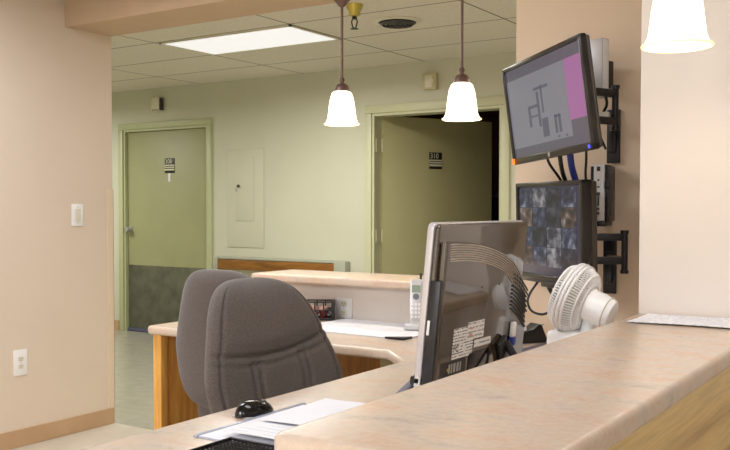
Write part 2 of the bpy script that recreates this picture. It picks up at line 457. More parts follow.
t = thing('access_panel', 'pale green wall access panel with key latch beside the closed door', 'access panel', (-5.50, YB, 1.34))
b = BM(); box(b, (-.22, -.008, -.45), (.22, 0, .45), .002); obj('panel_frame', b, M['greenwall'], t)
b = BM(); box(b, (-.108, -.014, -.205), (.108, -.008, .385), .002); obj('panel_door', b, M['greenwall'], t)
b = BM(); lathe(b, [(0, 0), (.014, 0), (.014, .012), (0, .014)], 16, Matrix.Translation((-.07, -.014, .115)) @ Matrix.Rotation(rad(90), 4, 'X')); obj('key_latch', b, M['slot'], t)
b = BM(); tube(b, [(-.098, -.018, .10), (-.108, -.02, .085), (-.10, -.02, .07), (-.088, -.018, .072)], .004, 8); obj('pull_ring', b, M['steel'], t)

t = thing('handrail', 'brown wooden wall rail with grey caps on the green hall wall', 'handrail', (-5.08, YB, .745))
b = BM(); box(b, (-.70, -.075, -.06), (.62, -.055, .032), .006); obj('wood_rail', b, M['railwood'], t)
b = BM(); box(b, (-.73, -.07, .034), (.74, 0, .058), .008); obj('top_strip', b, M['railgrey'], t)
for a, c in ((-.735, -.701), (.621, .745)):
    b = BM(); box(b, (a, -.078, -.07), (c, 0, .056), .010); obj('end_cap', b, M['railgrey'], t)
b = BM(); box(b, (-.70, -.055, -.05), (.62, 0, .025)); obj('back_rail', b, M['railgrey'], t)

# plates
def plate(name, label, cat, loc, rz, w, h, kind):
    t = thing(name, label, cat, loc, rz)
    b = BM(); box(b, (-w/2, -.006, -h/2), (w/2, 0, h/2), .002); obj('cover_plate', b, M['white'], t)
    if kind == 'switch':
        b = BM(); box(b, (-.017, -.009, -.034), (.017, -.006, .034), .001); obj('rocker', b, M['offwhite'], t)
    else:
        for s in (-1, 1):
            b = BM(); prism(b, [(.017*math.cos(a*PI/12), max(-.0125, min(.0125, .017*math.sin(a*PI/12)))) for a in range(24)], 0, .002, mat=Matrix.Translation((0, -.006, s*.0195)) @ UP_Y)
            r = obj('receptacle', b, M['offwhite'], t)
            b = BM()
            for dx, hh in ((-.006, .008), (.006, .0065)): box(b, (dx-.001, -.0086, s*.0195+.002-hh/2), (dx+.001, -.0079, s*.0195+.002+hh/2))
            box(b, (-.002, -.0086, s*.0195-.009), (.002, -.0079, s*.0195-.0055))
            obj('slots', b, M['slot'], r)
    for z in ((-.043, .043) if kind == 'switch' else (0,)):
        b = BM(); lathe(b, [(0, 0), (.003, 0), (.0025, .0015), (0, .0018)], 10, Matrix.Translation((0, -.006, z)) @ Matrix.Rotation(rad(90), 4, 'X'))
        obj('screw', b, M['steel'], t)
    return t
plate('light_switch', 'white light switch plate on the beige left wall', 'light switch', (-4.103, 3.348, 1.212), rad(90), .077, .122, 'switch')
plate('power_outlet', 'white power outlet low on the beige left wall', 'outlet', (-4.103, 2.973, .442), rad(90), .082, .135, 'outlet')
plate('light_switch', 'pale switch plate on the green strip between open door and monitors', 'light switch', (-2.79, YB, 1.266), 0, .06, .11, 'switch')
t = plate('power_outlet', 'white power outlet on the low wall behind the desk pad', 'outlet', (-2.322, 3.38, .80), 0, .085, .092, 'outlet')

# ------------------------------------------------------------------ ceiling things
def troffer(name, label, x0, x1, y0, y1, mat, energy, col, spread=170, group=None, lampmat=None):
    cx, cy = (x0+x1)/2, (y0+y1)/2; w, h = x1-x0, y1-y0
    t = thing(name, label, 'ceiling light', (cx, cy, CZ), 0, group)
    b = BM()
    for a in ((-w/2, -h/2, w/2, -h/2+.018), (-w/2, h/2-.018, w/2, h/2), (-w/2, -h/2, -w/2+.018, h/2), (w/2-.018, -h/2, w/2, h/2)):
        box(b, (a[0], a[1], -.010), (a[2], a[3], 0))
    obj('frame', b, M['offwhite'], t)
    b = BM(); box(b, (-w/2+.012, -h/2+.012, -.006), (w/2-.012, h/2-.012, -.001)); obj('diffuser', b, mat, t)
    L = bpy.data.lights.new('troffer_light', 'AREA'); L.shape = 'RECTANGLE'; L.size = w-.06; L.size_y = h-.06
    L.energy = energy; L.color = col; L.spread = rad(spread)
    o = bpy.data.objects.new('troffer_light', L); COL.objects.link(o); o.parent = t; o.location = (0, 0, -.02)
    return t
HC = (1.0, .98, .93)
troffer('ceiling_light', 'lit rectangular ceiling light in the hall ceiling over the desk end', -4.80, -3.62, 4.65, 5.22, M['troffer'], 44, HC, 170)
troffer('ceiling_light', 'lit ceiling light further down the hall to the left', -8.3, -7.1, 4.65, 5.22, M['troffer'], 46, HC, 170)
troffer('ceiling_light', 'lit ceiling light in the hall behind the monitor wall', -1.2, 0.0, 4.65, 5.22, M['troffer'], 34, HC, 170)
SC = (.97, 1.02, 1.15)
for x, y, lab, e in ((-2.95, 2.2, 'lit ceiling light between the grey chairs and the beige left wall', 25),
                     (-.75, 1.55, 'added unseen ceiling light brightening the desk and the raised counter', 9.5),  # unseen lamp added to lift the counter
                     (-1.7, -1.9, 'lit ceiling light behind the camera, left of the middle', 84), (1.0, -1.9, 'lit ceiling light behind the camera, right of the middle', 22),
                     (-1.7, -3.9, 'lit ceiling light at the left rear of the room', 170), (1.0, -3.9, 'lit ceiling light at the right rear of the room', 60)):
    troffer('ceiling_light', lab, x-.6, x+.6, y-.29, y+.29, M['troffer2'], e, SC, 175)

t = thing('air_vent', 'round dark ceiling air vent between the two hanging lamps', 'vent', (-2.985, 4.93, CZ))
b = BM(); lathe(b, [(.155, 0), (.155, -.006), (.12, -.012), (.118, -.004), (.118, 0)], 40); obj('rim', b, M['offwhite'], t)
b = BM()
for r in (.108, .083, .058, .033): lathe(b, [(r, -.004), (r+.004, -.018), (r-.012, -.03), (r-.016, -.026), (r-.006, -.014), (r-.004, -.004)], 36)
obj('louvre_rings', b, M['darkgrey'], t)
b = BM(); lathe(b, [(0, -.002), (.118, -.002)], 36); obj('duct_opening', b, M['slot'], t)

t = thing('fire_sprinkler', 'small brass sprinkler head hanging from the hall ceiling', 'sprinkler', (-2.955, 4.40, CZ))
b = BM(); lathe(b, [(0, 0), (.05, 0), (.046, -.02), (.034, -.04), (.030, -.062), (.026, -.068), (0, -.07)], 24); obj('cup', b, M['brass'], t)
b = BM(); lathe(b, [(0, -.07), (.014, -.07), (.014, -.085), (0, -.087)], 16)
for s in (-1, 1): tube(b, [(s*.012, 0, -.078), (s*.02, 0, -.10), (s*.012, 0, -.128), (0, 0, -.14)], .004, 8)
obj('yoke', b, M['black'], t)
b = BM(); lathe(b, [(0, -.138), (.024, -.139), (.024, -.142), (0, -.143)], 18); obj('deflector', b, M['black'], t)

# ---- pendants
def pendant(label, x, y, top, rim, watt=7.):
    t = thing('pendant_lamp', label, 'pendant lamp', (x, y, top), 0, 'frosted bell pendant lamps')
    z = rim-top
    b = BM(); lathe(b, [(0, 0), (.06, 0), (.060, -.006), (.050, -.016), (.030, -.036), (.016, -.055), (0.006, -.062), (0, -.062)], 28); obj('canopy', b, M['bronze'], t)
    b = BM(); tube(b, [(0, 0, -.05), (0, 0, z+.205)], .0062, 12); obj('stem', b, M['bronze'], t)
    b = BM(); lathe(b, [(0, z+.218), (.007, z+.217), (.012, z+.21), (.013, z+.204), (.009, z+.196), (.008, z+.190), (.022, z+.185), (.031, z+.174), (.035, z+.158), (.036, z+.150), (0, z+.149)], 28)
    obj('cap', b, M['bronze'], t)
    b = BM(); lathe(b, [(.031, z+.155), (.045, z+.145), (.054, z+.12), (.060, z+.085), (.064, z+.05), (.067, z+.027), (.073, z+.012), (.081, z+.002), (.082, z-.001), (.078, z),
                        (.070, z+.010), (.064, z+.026), (.061, z+.05), (.057, z+.085), (.051, z+.118), (.042, z+.141), (.031, z+.150)], 40)
    sh = obj('shade', b, M['shade'], t)
    b = BM(); tube(b, [(.0805*math.cos(2*PI*k/40), .0805*math.sin(2*PI*k/40), z+.0015) for k in range(40)], .0035, 8, closed=True); obj('rim', b, M['shade_rim'], sh)
    L = bpy.data.lights.new('bulb', 'POINT'); L.energy = watt; L.color = (1, .95, .86); L.shadow_soft_size = .03
    o = bpy.data.objects.new('bulb', L); COL.objects.link(o); o.parent = t; o.location = (0, 0, z+.045)
    return t
pendant('left pendant lamp hanging from the header, lit bell shade nearest the closed door', -2.40, 3.47, 2.237, 1.638)
pendant('middle pendant lamp hanging in front of the open door, lit bell shade', -1.755, 3.42, 2.237, 1.623)
pendant('right pendant lamp hanging over the transaction counter before the cream wall', -.573, 2.235, CZ, 1.637, 2.2)

# ------------------------------------------------------------------ station joinery
CT = .945; DT = .75
# transaction counter (near)
t = thing('transaction_counter', 'long raised peach laminate counter with oak front in the foreground', 'counter', (-.595, 1.8, 0))
def loc(poly, o): return [(x-o[0], y-o[1]) for x, y in poly]
b = BM(); prism(b, loc([(-.783, .955), (-.408, .955), (-.408, 2.658), (-.783, 2.658)], (-.595, 1.8)), CT-.04, CT, .012, 5, {0: .025, 1: .04})
obj('countertop', b, M['laminate'], t)
b = BM(); box(b, (-.765+.595, .985-1.8, 0), (-.445+.595, 2.650-1.8, CT-.04)); obj('knee_wall', b, M['cream'], t)
b = BM(); box(b, (-.4445+.595, .985-1.8, 0.1), (-.425+.595, 2.650-1.8, CT-.04)); obj('oak_front_panel', b, M['oak_front'], t)
b = BM(); box(b, (-.765+.595, .968-1.8, 0), (-.425+.595, .984-1.8, CT-.04)); obj('oak_end_panel', b, M['oak'], t)
b = BM(); box(b, (-.4445+.595, .985-1.8, 0), (-.435+.595, 2.650-1.8, .1)); obj('toe_kick', b, M['black'], t)

# L-shaped worktop
t = thing('desk_worktop', 'L-shaped peach laminate desk worktop lower than the counters', 'worktop', (-1.6, 2.4, 0))
L_poly = [(-.785, .98), (-.785, 2.652), (-.81, 2.652), (-.81, 3.362), (-2.895, 3.362), (-2.895, 2.715), (-1.685, 2.715), (-1.525, 2.555), (-1.525, .98)]
b = BM(); prism(b, loc(L_poly, (-1.6, 2.4)), DT-.036, DT, .012, 5, {5: .03, 8: .03}); obj('worktop', b, M['laminate'], t)
b = BM(); box(b, (-1.50+1.6, 1.0-2.4, 0), (-.80+1.6, 1.03-2.4, DT-.037)); obj('near_end_panel', b, M['oak'], t)
e = thing('desk_end_panel', 'golden oak end panel holding up the far left desk end', 'desk panel', (-2.855, 3.06, 0))
b = BM(); box(b, (-.020, -.275, 0), (.016, .300, DT-.037), .001); obj('panel', b, M['oak'], e)
b = BM(); box(b, (-.025, -.315, 0), (.021, -.275, DT-.037), .002); obj('front_stile', b, M['oak_lit'], e)
b = BM(); box(b, (-2.83, 3.33, 0), (-1.93, 3.362, DT-.037)); tag(obj('modesty_panel', b, M['oak']), 'golden oak back panel under the far desk', 'desk panel')

# file pedestal under the corner
t = thing('drawer_pedestal', 'cream steel drawer cabinet under the desk corner', 'cabinet', (-1.68, 3.15, 0))
b = BM(); box(b, (-.20, -.17, .03), (.20, .20, .70), .004); obj('body', b, M['cabinet'], t)
for z0, z1 in ((.05, .24), (.25, .46), (.47, .68)):
    b = BM(); box(b, (-.19, -.188, z0), (.19, -.171, z1), .003); dr = obj('drawer', b, M['cabinet'], t)
    b = BM(); box(b, (-.06, -.196, (z0+z1)/2+.02), (.06, -.1885, (z0+z1)/2+.036), .003); obj('drawer_pull', b, M['darkgrey'], dr)
b = BM(); box(b, (-.19, -.15, 0), (.19, .19, .029)); obj('plinth', b, M['black'], t)

# far ledge
t = thing('far_ledge', 'raised laminate ledge on a cream low wall behind the far desk', 'counter', (-2.14, 3.44, 0))
b = BM(); prism(b, loc([(-2.80, 3.28), (-1.492, 3.28), (-1.492, 3.61), (-2.80, 3.61)], (-2.14, 3.44)), CT-.036, CT, .012, 5, {0: .03, 3: .03}); obj('ledge_top', b, M['laminate'], t)
b = BM(); box(b, (-2.785+2.14, 3.381-3.44, 0), (-1.492+2.14, 3.52-3.44, CT-.037)); obj('knee_wall', b, M['cream'], t)

# ------------------------------------------------------------------ chairs
def sstep(x): return math.exp(-x*x)
def back_bm(recline=.33, groove=True):
    b = BM(); NS, NT = 88, 110
    zc, hz = .757, .268
    def W(t): return .266-.090*max(0, t+.1)**1.15-.03*max(0, -t-.2)**1.4
    grid = {}
    for side in (0, 1):
        for j in range(NT+1):
            t = math.sin((j/NT-.5)*PI)
            w = W(t)*(max(0, 1-abs(t)**(6.5 if t > 0 else 4.5)))**(1/3.2)
            for i in range(NS+1):
                s = math.sin((i/NS-.5)*PI)
                if side and (i in (0, NS) or j in (0, NT)): grid[(1, i, j)] = grid[(0, i, j)]; continue
                r = max(0, 1-abs(s)**7)**.42*max(0, 1-abs(t)**9)**.42
                curve = .030*(s*w/W(t))**2-.015*t*t-recline*(hz*t-.03)
                if side == 0:
                    d = .040*r+.020*(1-s*s)*(1-t*t)
                    if groove:
                        ts = .16+.12*(s+.15)**2+.04*s
                        d += .020*max(0, min(1, (t-ts)*6))*(1-abs(t)**6)*(1-s*s)
                        g = .014*sstep((t-ts)/.026)+.009*sstep((t-ts+.10)/.02)
                        if t < ts-.05:
                            for s0, k in ((-.40, .0), (-.30, 0.), (.36, 0.), (.46, 0.)):
                                g += .010*sstep((s-s0-.06*(t-ts))/.026)
                        g += .010*sstep((abs(s)-.88)/.02)*(1-abs(t)**6)
                        d -= g*r
                    x = d
                else:
                    x = -.042*r-.006*(1-s*s)*(1-t*t)
                grid[(side, i, j)] = b.verts.new((x+curve, s*w, zc+hz*t))
    for side in (0, 1):
        for j in range(NT):
            for i in range(NS):
                q = [grid[(side, i, j)], grid[(side, i+1, j)], grid[(side, i+1, j+1)], grid[(side, i, j+1)]]
                q = list(dict.fromkeys(q))
                if len(q) > 2:
                    try: b.faces.new(q if side == 0 else q[::-1])
                    except ValueError: pass
    bmesh.ops.remove_doubles(b, verts=b.verts[:], dist=1e-5)
    bmesh.ops.recalc_face_normals(b, faces=b.faces[:])
    return b

def chair(label, loc_, rz, fab, recline=.33):
    t = thing('office_chair', label, 'office chair', loc_, rz, 'grey office chairs')
    obj('backrest', back_bm(recline), fab, t, angle=180)
    b = BM(); prism(b, [(.24*math.copysign(abs(math.cos(a))**.5, math.cos(a))+.27, .235*math.copysign(abs(math.sin(a))**.5, math.sin(a))) for a in [2*PI*k/48 for k in range(48)]], .42, .51, .035, 5)
    obj('seat', b, fab, t, angle=60)
    b = BM(); box(b, (.13, -.1, .385), (.41, .1, .42), .01); obj('seat_mechanism', b, M['black'], t)
    b = BM(); tube(b, spline([(.20, 0, .395), (.02, 0, .40), (-.02, 0, .46), (-.035, 0, .58), (-.055, 0, .70)], 6), .016, 10); obj('back_post', b, M['black'], t)
    b = BM(); tube(b, [(.27, 0, .10), (.27, 0, .385)], .025, 16); obj('gas_column', b, M['black'], t)
    for k in range(5):
        a = 2*PI*k/5+.3; dx, dy = math.cos(a), math.sin(a)
        b = BM(); tube(b, [(.27+dx*.02, dy*.02, .115), (.27+dx*.27, dy*.27, .082)], [.026, .016], 10); lg = obj('base_leg', b, M['black'], t)
        b = BM(); lathe(b, [(0, -.02), (.022, -.02), (.027, -.012), (.027, .012), (.022, .02), (0, .02)], 18, Matrix.Translation((.27+dx*.275, dy*.275, .0275)) @ Matrix.Rotation(a+.6, 4, 'Z') @ Matrix.Rotation(rad(90), 4, 'Y'))
        tube(b, [(.27+dx*.268, dy*.268, .04), (.27+dx*.268, dy*.268, .08)], .008, 8)
        obj('caster', b, M['black'], lg)
    return t
chair('grey fabric office chair with stitched backrest facing the near desk', (-1.832, 2.23, 0), rad(-11), M['fab'])
chair('grey fabric office chair behind the other, its plain back turned towards us', (-2.285, 2.53, 0), rad(90), M['fab2'], .10)

# ------------------------------------------------------------------ all-in-one computer on the near desk
AX, AY = -1.05, 2.1375
aio = thing('desktop_computer', 'silver edged all-in-one computer seen from its dark glossy back', 'computer', (AX, AY, DT))
# local map: u along +Y from the near edge, v up from the desk, w out of the back (+X)
TILT = Matrix(((0, 0, 1, 0), (1, 0, 0, -.2625), (0, 1, 0, 0), (0, 0, 0, 1)))   # (u,v,w)->(x,y,z)
SH = Matrix(((1, 0, .1, -.015), (0, 1, 0, 0), (0, 0, 1, 0), (0, 0, 0, 1)))
AM = SH @ TILT
def rrect(x0, y0, x1, y1, r, n=6):
    out = []
    for cx, cy, a0 in ((x1-r, y0+r, -90), (x1-r, y1-r, 0), (x0+r, y1-r, 90), (x0+r, y0+r, 180)):
        for k in range(n+1):
            a = rad(a0+90*k/n); out.append((cx+r*math.cos(a), cy+r*math.sin(a)))
    return out
b = BM(); prism(b, rrect(0, .045, .525, .467, .016), -.032, -.014, .003, 3, mat=AM); obj('silver_bezel', b, M['silver'], aio)
b = BM(); prism(b, rrect(.03, .085, .495, .44, .004), -.0335, -.0315, mat=AM); obj('screen', b, M['blackgloss'], aio)
b = BM(); prism(b, rrect(.002, .05, .523, .463, .015), -.014, .0, .006, 4, mat=AM); obj('back_shell', b, M['aio_back'], aio)
up_arc = [(0.012, .420), (.07, .4195), (.14, .416), (.21, .409), (.28, .397), (.35, .380), (.41, .358), (.455, .330), (.49, .297), (.512, .258), (.524, .21), (.528, .15), (.526, .075)]
lo_arc = [(0.02, .375), (.09, .374), (.15, .371), (.21, .364), (.27, .354), (.33, .339), (.375, .320), (.41, .297)]
b = BM(); prism(b, [(.012, .075)]+up_arc, -.001, .020, .008, 4, mat=AM); obj('rear_housing', b, M['aio_back'], aio)
b = BM()
def at_arc(arc, f):
    f *= len(arc)-1; i = min(int(f), len(arc)-2); r = f-i
    return (arc[i][0]*(1-r)+arc[i+1][0]*r, arc[i][1]*(1-r)+arc[i+1][1]*r)
arcU = up_arc[:10]
for k in range(8):
    q = .12+.88*k/7; pts = []
    for n in range(29):
        f = n/28; p1 = at_arc(arcU, f); p2 = at_arc(lo_arc, f)
        p = (max(.03, p1[0]*(1-q)+p2[0]*q), p1[1]*(1-q)+p2[1]*q)
        v = AM @ Vector((p[0], p[1], .0205)); pts.append(v)
    tube(b, pts, .0017, 6)
obj('vent_grille', b, M['ventrib'], aio)
b = BM()
for k in range(10):
    y0 = .322-.0105*k; pts = []
    for n in range(9):
        f = n/8; u = .408+.004*k/9+f*(.108+.004*k); vv = y0-.052*f**1.5-.004*k*f
        if u > .523: continue
        pts.append(AM @ Vector((u, vv, .0208)))
    tube(b, pts, .0026, 6)
obj('side_vent', b, M['black'], aio)
b = BM(); box(b, (-.0015, .06, -.011), (.012, .33, .018), .003, mat=AM); obj('side_rail', b, M['black'], aio)
b = BM(); box(b, (-.0025, .20, -.008), (.001, .235, -.001), .0004, mat=AM); obj('side_label', b, M['white'], aio)
b = BM(); box(b, (.03, .085, .0195), (.165, .128, .0206), .0, mat=AM); pl = obj('port_panel', b, M['black'], aio)
b = BM()
for k, (u, w_) in enumerate(((.072, .007), (.085, .006), (.098, .010), (.115, .010), (.131, .006))): box(b, (u, .098, .0206), (u+w_, .121, .0222), .0008, mat=AM)
obj('ports', b, [M['steel']], pl)
b = BM(); lathe(b, [(0, 0), (.004, 0), (.004, .003), (0, .0035)], 12, AM @ Matrix.Translation((.068, .108, .0206))); obj('audio_jack', b, M['amber'] if False else M['brass'], pl)
b = BM(); box(b, (.178, .085, .0195), (.30, .135, .0212), .002, mat=AM); obj('recess_cover', b, M['blackgloss'], aio)
# stickers
b = BM(); box(b, (.085, .130, .0202), (.195, .206, .0209), mat=AM); st = obj('white_sticker', b, M['label'], aio)
b = BM(); text_bm(b, 'FC', .026, .0002, AM @ Matrix.Translation((.104, .155, .0211))); obj('sticker_mark', b, M['ink'], st, smooth=False)
b = BM(); box(b, (.160, .170, .0206), (.252, .215, .0213), mat=AM); st = obj('colour_sticker', b, M['label2'], aio)
b = BM(); box(b, (.166, .178, .0214), (.186, .186, .0217), mat=AM); box(b, (.170, .196, .0214), (.188, .200, .0217), mat=AM); obj('sticker_print', b, M['redink'], st)
b = BM(); box(b, (.203, .146, .0202), (.300, .166, .0209), mat=AM); obj('asset_sticker', b, M['label2'], aio)
for u, v in ((.22, .30), (.325, .30)):
    b = BM(); lathe(b, [(0, 0), (.003, 0), (.003, .0008), (0, .001)], 10, AM @ Matrix.Translation((u, v, .020))); obj('screw', b, M['black'], aio)
# stand: rear prop, two black feet with grey ends
b = BM()
box(b, (.365, .04, .020), (.41, .16, .034), .004, mat=AM @ Matrix.Translation((.39, .09, .02)) @ Matrix.Rotation(rad(30), 4, 'Z') @ Matrix.Translation((-.39, -.09, -.02)))
tube(b, [AM @ Vector((.38, .14, .03)), Vector((.10, .14, .013))], .011, 10)
obj('prop_leg', b, M['black'], aio)
b = BM(); box(b, (.415, .148, .021), (.436, .19, .034), .004, mat=AM); pg = obj('plug', b, M['white'], aio)
b = BM(); box(b, (.415, .124, .021), (.438, .148, .035), .003, mat=AM); obj('plug_collar', b, M['bluecon'], pg)
for u in (.03, .47):
    b = BM()
    box(b, (u-.030, .075, -.045), (u-.004, .100, -.012), .007, mat=AM); box(b, (u-.030, .048, -.042), (u-.004, .073, -.012), .007, mat=AM); box(b, (u-.026, .05, -.03), (u-.006, .13, -.016), .004, mat=AM)
    ft = obj('front_foot', b, M['black'], aio)
    b = BM(); p0 = AM @ Vector((u-.014, .085, -.045))
    tube(b, [(p0.x+.01, p0.y, p0.z+.005), (p0.x-.012, p0.y, p0.z-.018), (p0.x-.050, p0.y, .028), (p0.x-.058, p0.y, .008)], [.006, .010, .013, .008], 12); obj('grey_foot_tip', b, M['grey_rubber'], ft)

# ------------------------------------------------------------------ monitors on the wall behind the counter end
def rotm(yaw, tilt):
    r = Vector((math.cos(yaw), math.sin(yaw), 0)); n0 = Vector((math.sin(yaw), -math.cos(yaw), 0))
    n = n0*math.cos(tilt)+Vector((0, 0, -1))*math.sin(tilt); u = n.cross(r)
    if u.z < 0: u = -u
    return Matrix(((r.x, -n.x, u.x, 0), (r.y, -n.y, u.y, 0), (r.z, -n.z, u.z, 0), (0, 0, 0, 1)))   # local x right, y into the screen, z up

def monitor(name, label, c, yaw, tilt, roll, W, H, bz, bot, thick, dp=1.):
    t = thing(name, label, 'monitor', c)
    R = rotm(yaw, tilt) @ Matrix.Rotation(roll, 4, 'Y')
    ST = Matrix.Rotation(rad(90), 4, 'X')     # prism XY -> XZ, extruded towards -Y
    b = BM()
    for lo, hi in (((-W/2, 0, H/2-bz), (W/2, .04, H/2)), ((-W/2, 0, -H/2), (W/2, .04, -H/2+bot)), ((-W/2, 0, -H/2), (-W/2+bz, .04, H/2)), ((W/2-bz, 0, -H/2), (W/2, .04, H/2))):
        box(b, lo, (hi[0], .04*dp, hi[2]), .005, 2, R)
    obj('bezel', b, M['bezel'], t)
    b = BM(); box(b, (-W/2+.004, .022, -H/2+.004), (W/2-.003, .062*dp, H/2-.004), .008, 3, R)
    prism(b, rrect(-W*.40, -H*.40, W*.40, H*.40, .03), -thick, -.04, .012, 4, mat=R @ ST)
    obj('back_cover', b, M['monback'], t)
    return t, R, (-W/2+bz, W/2-bz, -H/2+bot, H/2-bz)

UW, UH = .60, .344
mu, RU, (x0, x1, z0, z1) = monitor('wall_monitor', 'upper wall monitor tilted down, showing a grey plan with a pink panel', (-1.145, 2.806, 1.585), -.748, .127, -.033, UW, UH, .016, .024, .06, .6)
def quad(b, xa, za, xb, zb, d, mi):
    v = [b.verts.new(RU_ @ Vector((x, d, z))) for x, z in ((xa, za), (xb, za), (xb, zb), (xa, zb))]
    f = b.faces.new(v); f.material_index = mi
RU_ = RU
b = BM(); quad(b, x0, z0, x1, z1, .008, 0); scr = obj('screen', b, M['scr_grey'], mu, smooth=False)
w, h = x1-x0, z1-z0
def U(f): return x0+f*w
def V(f): return z0+f*h
b = BM(); quad(b, U(0), V(.88), U(1), V(1), .0076, 0); quad(b, U(0), V(0), U(1), V(.10), .0076, 0); quad(b, U(.80), V(.10), U(1), V(.26), .0076, 0); obj('toolbar', b, M['scr_bar'], scr, smooth=False)
b = BM(); quad(b, U(.79), V(.26), U(1), V(.88), .0074, 0); obj('pink_panel', b, M['scr_pink'], scr, smooth=False)
for a in ((.44, .16, .52, .36), (.60, .17, .63, .36), (.65, .17, .68, .36), (.60, .33, .68, .36), (.27, .30, .30, .52), (.27, .50, .42, .53), (.40, .28, .43, .66), (.46, .42, .48, .72), (.37, .68, .56, .71), (.30, .40, .40, .42),
          (.62, .12, .65, .14), (.72, .11, .74, .135), (.06, .93, .11, .96), (.14, .93, .19, .96), (.33, .94, .36, .97), (.39, .94, .42, .97), (.86, .92, .89, .96), (.94, .92, .97, .96), (.88, .04, .90, .08), (.96, .04, .98, .08)):
    b = BM(); quad(b, U(a[0]), V(a[1]), U(a[2]), V(a[3]), .0072, 0); obj('plan_block', b, M['scr_line'], scr, smooth=False)
b = BM(); box(b, (-UW/2+.004, -.003, -UH/2+.001), (-UW/2+.022, .001, -UH/2+.022), .002, mat=RU); obj('amber_light', b, M['amber'], mu)
b = BM(); box(b, (UW/2-.028, -.002, -UH/2+.006), (UW/2-.018, .001, -UH/2+.016), .002, mat=RU); obj('power_light', b, M['blueled'], mu)
b = BM(); lathe(b, [(0, 0), (.008, 0), (0, .001)], 16, RU @ Matrix.Translation((0, 0, -UH/2+.012)) @ Matrix.Rotation(rad(90), 4, 'X')); obj('maker_badge', b, M['steel'], mu)

LW, LH = .50, .362
ml, RL, (x0, x1, z0, z1) = monitor('wall_monitor', 'lower wall monitor showing a dark grid of camera pictures', (-1.22, 3.03, 1.164), -.717, .022, 0, LW, LH, .017, .03, .07)
RU_ = RL; w, h = x1-x0, z1-z0
b = BM(); quad(b, x0, z0, x1, z1, .008, 0); scr = obj('screen', b, M['scr_navy'], ml, smooth=False)
order = [1, 0, 3, 2, 0, 2, 3, 0, 1, 0, 2, 1, 0, 3, 2, 0, 3, 1, 2, 0]
for j in range(4):
    for i in range(4):
        b = BM(); quad(b, U(.012+.2325*i), V(.10+.2225*j), U(.012+.2325*i+.2245), V(.10+.2225*j+.2145), .0075, 0)
        obj('camera_picture', b, PICS[order[j*4+i]], scr, smooth=False)
b = BM(); box(b, (-.05, .0, -LH/2-.012), (.05, .03, -LH/2+.004), .004, mat=RL); obj('button_strip', b, M['bezel'], ml)

# wall arms
def arm(label, plate_c, post, zs, armz, mon_c, RM, group='monitor wall arms'):
    t = thing('wall_mount', label, 'wall mount', (plate_c[0], 3.37, plate_c[2]), 0, group)
    o = Vector((plate_c[0], 3.37, plate_c[2])); 
    b = BM(); box(b, (-.025, -.012, -plate_c[3]), (.025, 0, plate_c[3]), .003); box(b, (-.014, -.03, -plate_c[3]*.6), (.014, -.012, plate_c[3]*.6), .004); obj('wall_plate', b, M['black'], t)
    P = Vector((post[0], post[1], 0))
    def rel(v): return Vector(v)-o
    b = BM(); tube(b, [rel((P.x, P.y, zs[0])), rel((P.x, P.y, zs[1]))], .0115, 14)
    for z in zs: tube(b, [rel((P.x, P.y, z-.006)), rel((P.x, P.y, z+.006))], .0145, 14)
    obj('elbow_post', b, M['black'], t)
    back = Vector(mon_c)+(RM @ Vector((0, .09, 0)))
    def bar(a, c, z, hh, th):
        a = Vector(a); c = Vector(c); d = c-a; L = math.hypot(d.x, d.y); ang = math.atan2(d.y, d.x)
        bb = BM(); box(bb, (0, -th/2, -hh/2), (L, th/2, hh/2), .003, 2, Matrix.Translation(rel((a.x, a.y, z))) @ Matrix.Rotation(ang, 4, 'Z')); return bb
    obj('rear_link', bar((o.x, 3.345), (P.x, P.y), armz[1], .026, .016), M['black'], t)
    for z in armz: obj('front_link', bar((P.x, P.y), (back.x, back.y), z, .026, .018), M['black'], t)
    b = BM(); box(b, (-.055, .078, -.055), (.055, .088, .055), .003, mat=Matrix.Translation(rel(mon_c)) @ RM); 
    obj('mounting_plate', b, M['black'], t)
    return t
arm('black wall arm holding the lower monitor, two flat links', (-1.10, 0, 1.03, .10), (-.985, 3.17), (1.028, 1.168), (1.150, 1.067), (-1.22, 3.03, 1.164), RL)
au = arm('black wall arm holding the upper monitor with a cream joint block', (-1.09, 0, 1.52, .10), (-1.0, 3.10), (1.525, 1.668), (1.645, 1.55), (-1.145, 2.806, 1.585), RU)
b = BM(); box(b, (-.055, -.03, -.02), (.0, .02, .02), .004, mat=Matrix.Translation((.065, -.25, .045)) @ Matrix.Rotation(.25, 4, 'Z')); obj('cream_joint', b, M['offwhite'], au)
b = BM(); tube(b, spline([(.03, -.34, .12), (.05, -.30, .14), (.06, -.27, .09), (.02, -.25, .02), (.0, -.1, -.05)], 8), .005, 8); obj('arm_cable', b, M['black'], au)

# little computers on the wall
t = thing('mini_computer', 'flat silver mini computer mounted on the wall behind the upper monitor', 'computer', (-1.062, 3.15, 1.742), -.35)
b = BM(); box(b, (-.20, -.03, -.104), (.02, .008, .104), .004); obj('case', b, M['silver'], t)
b = BM(); box(b, (.0205, -.026, -.10), (.0225, .005, .10), .001); obj('edge_strip', b, M['white'], t)
b = BM(); box(b, (-.16, .009, -.05), (-.07, .15, .05), .003); obj('wall_bracket', b, M['black'], t)

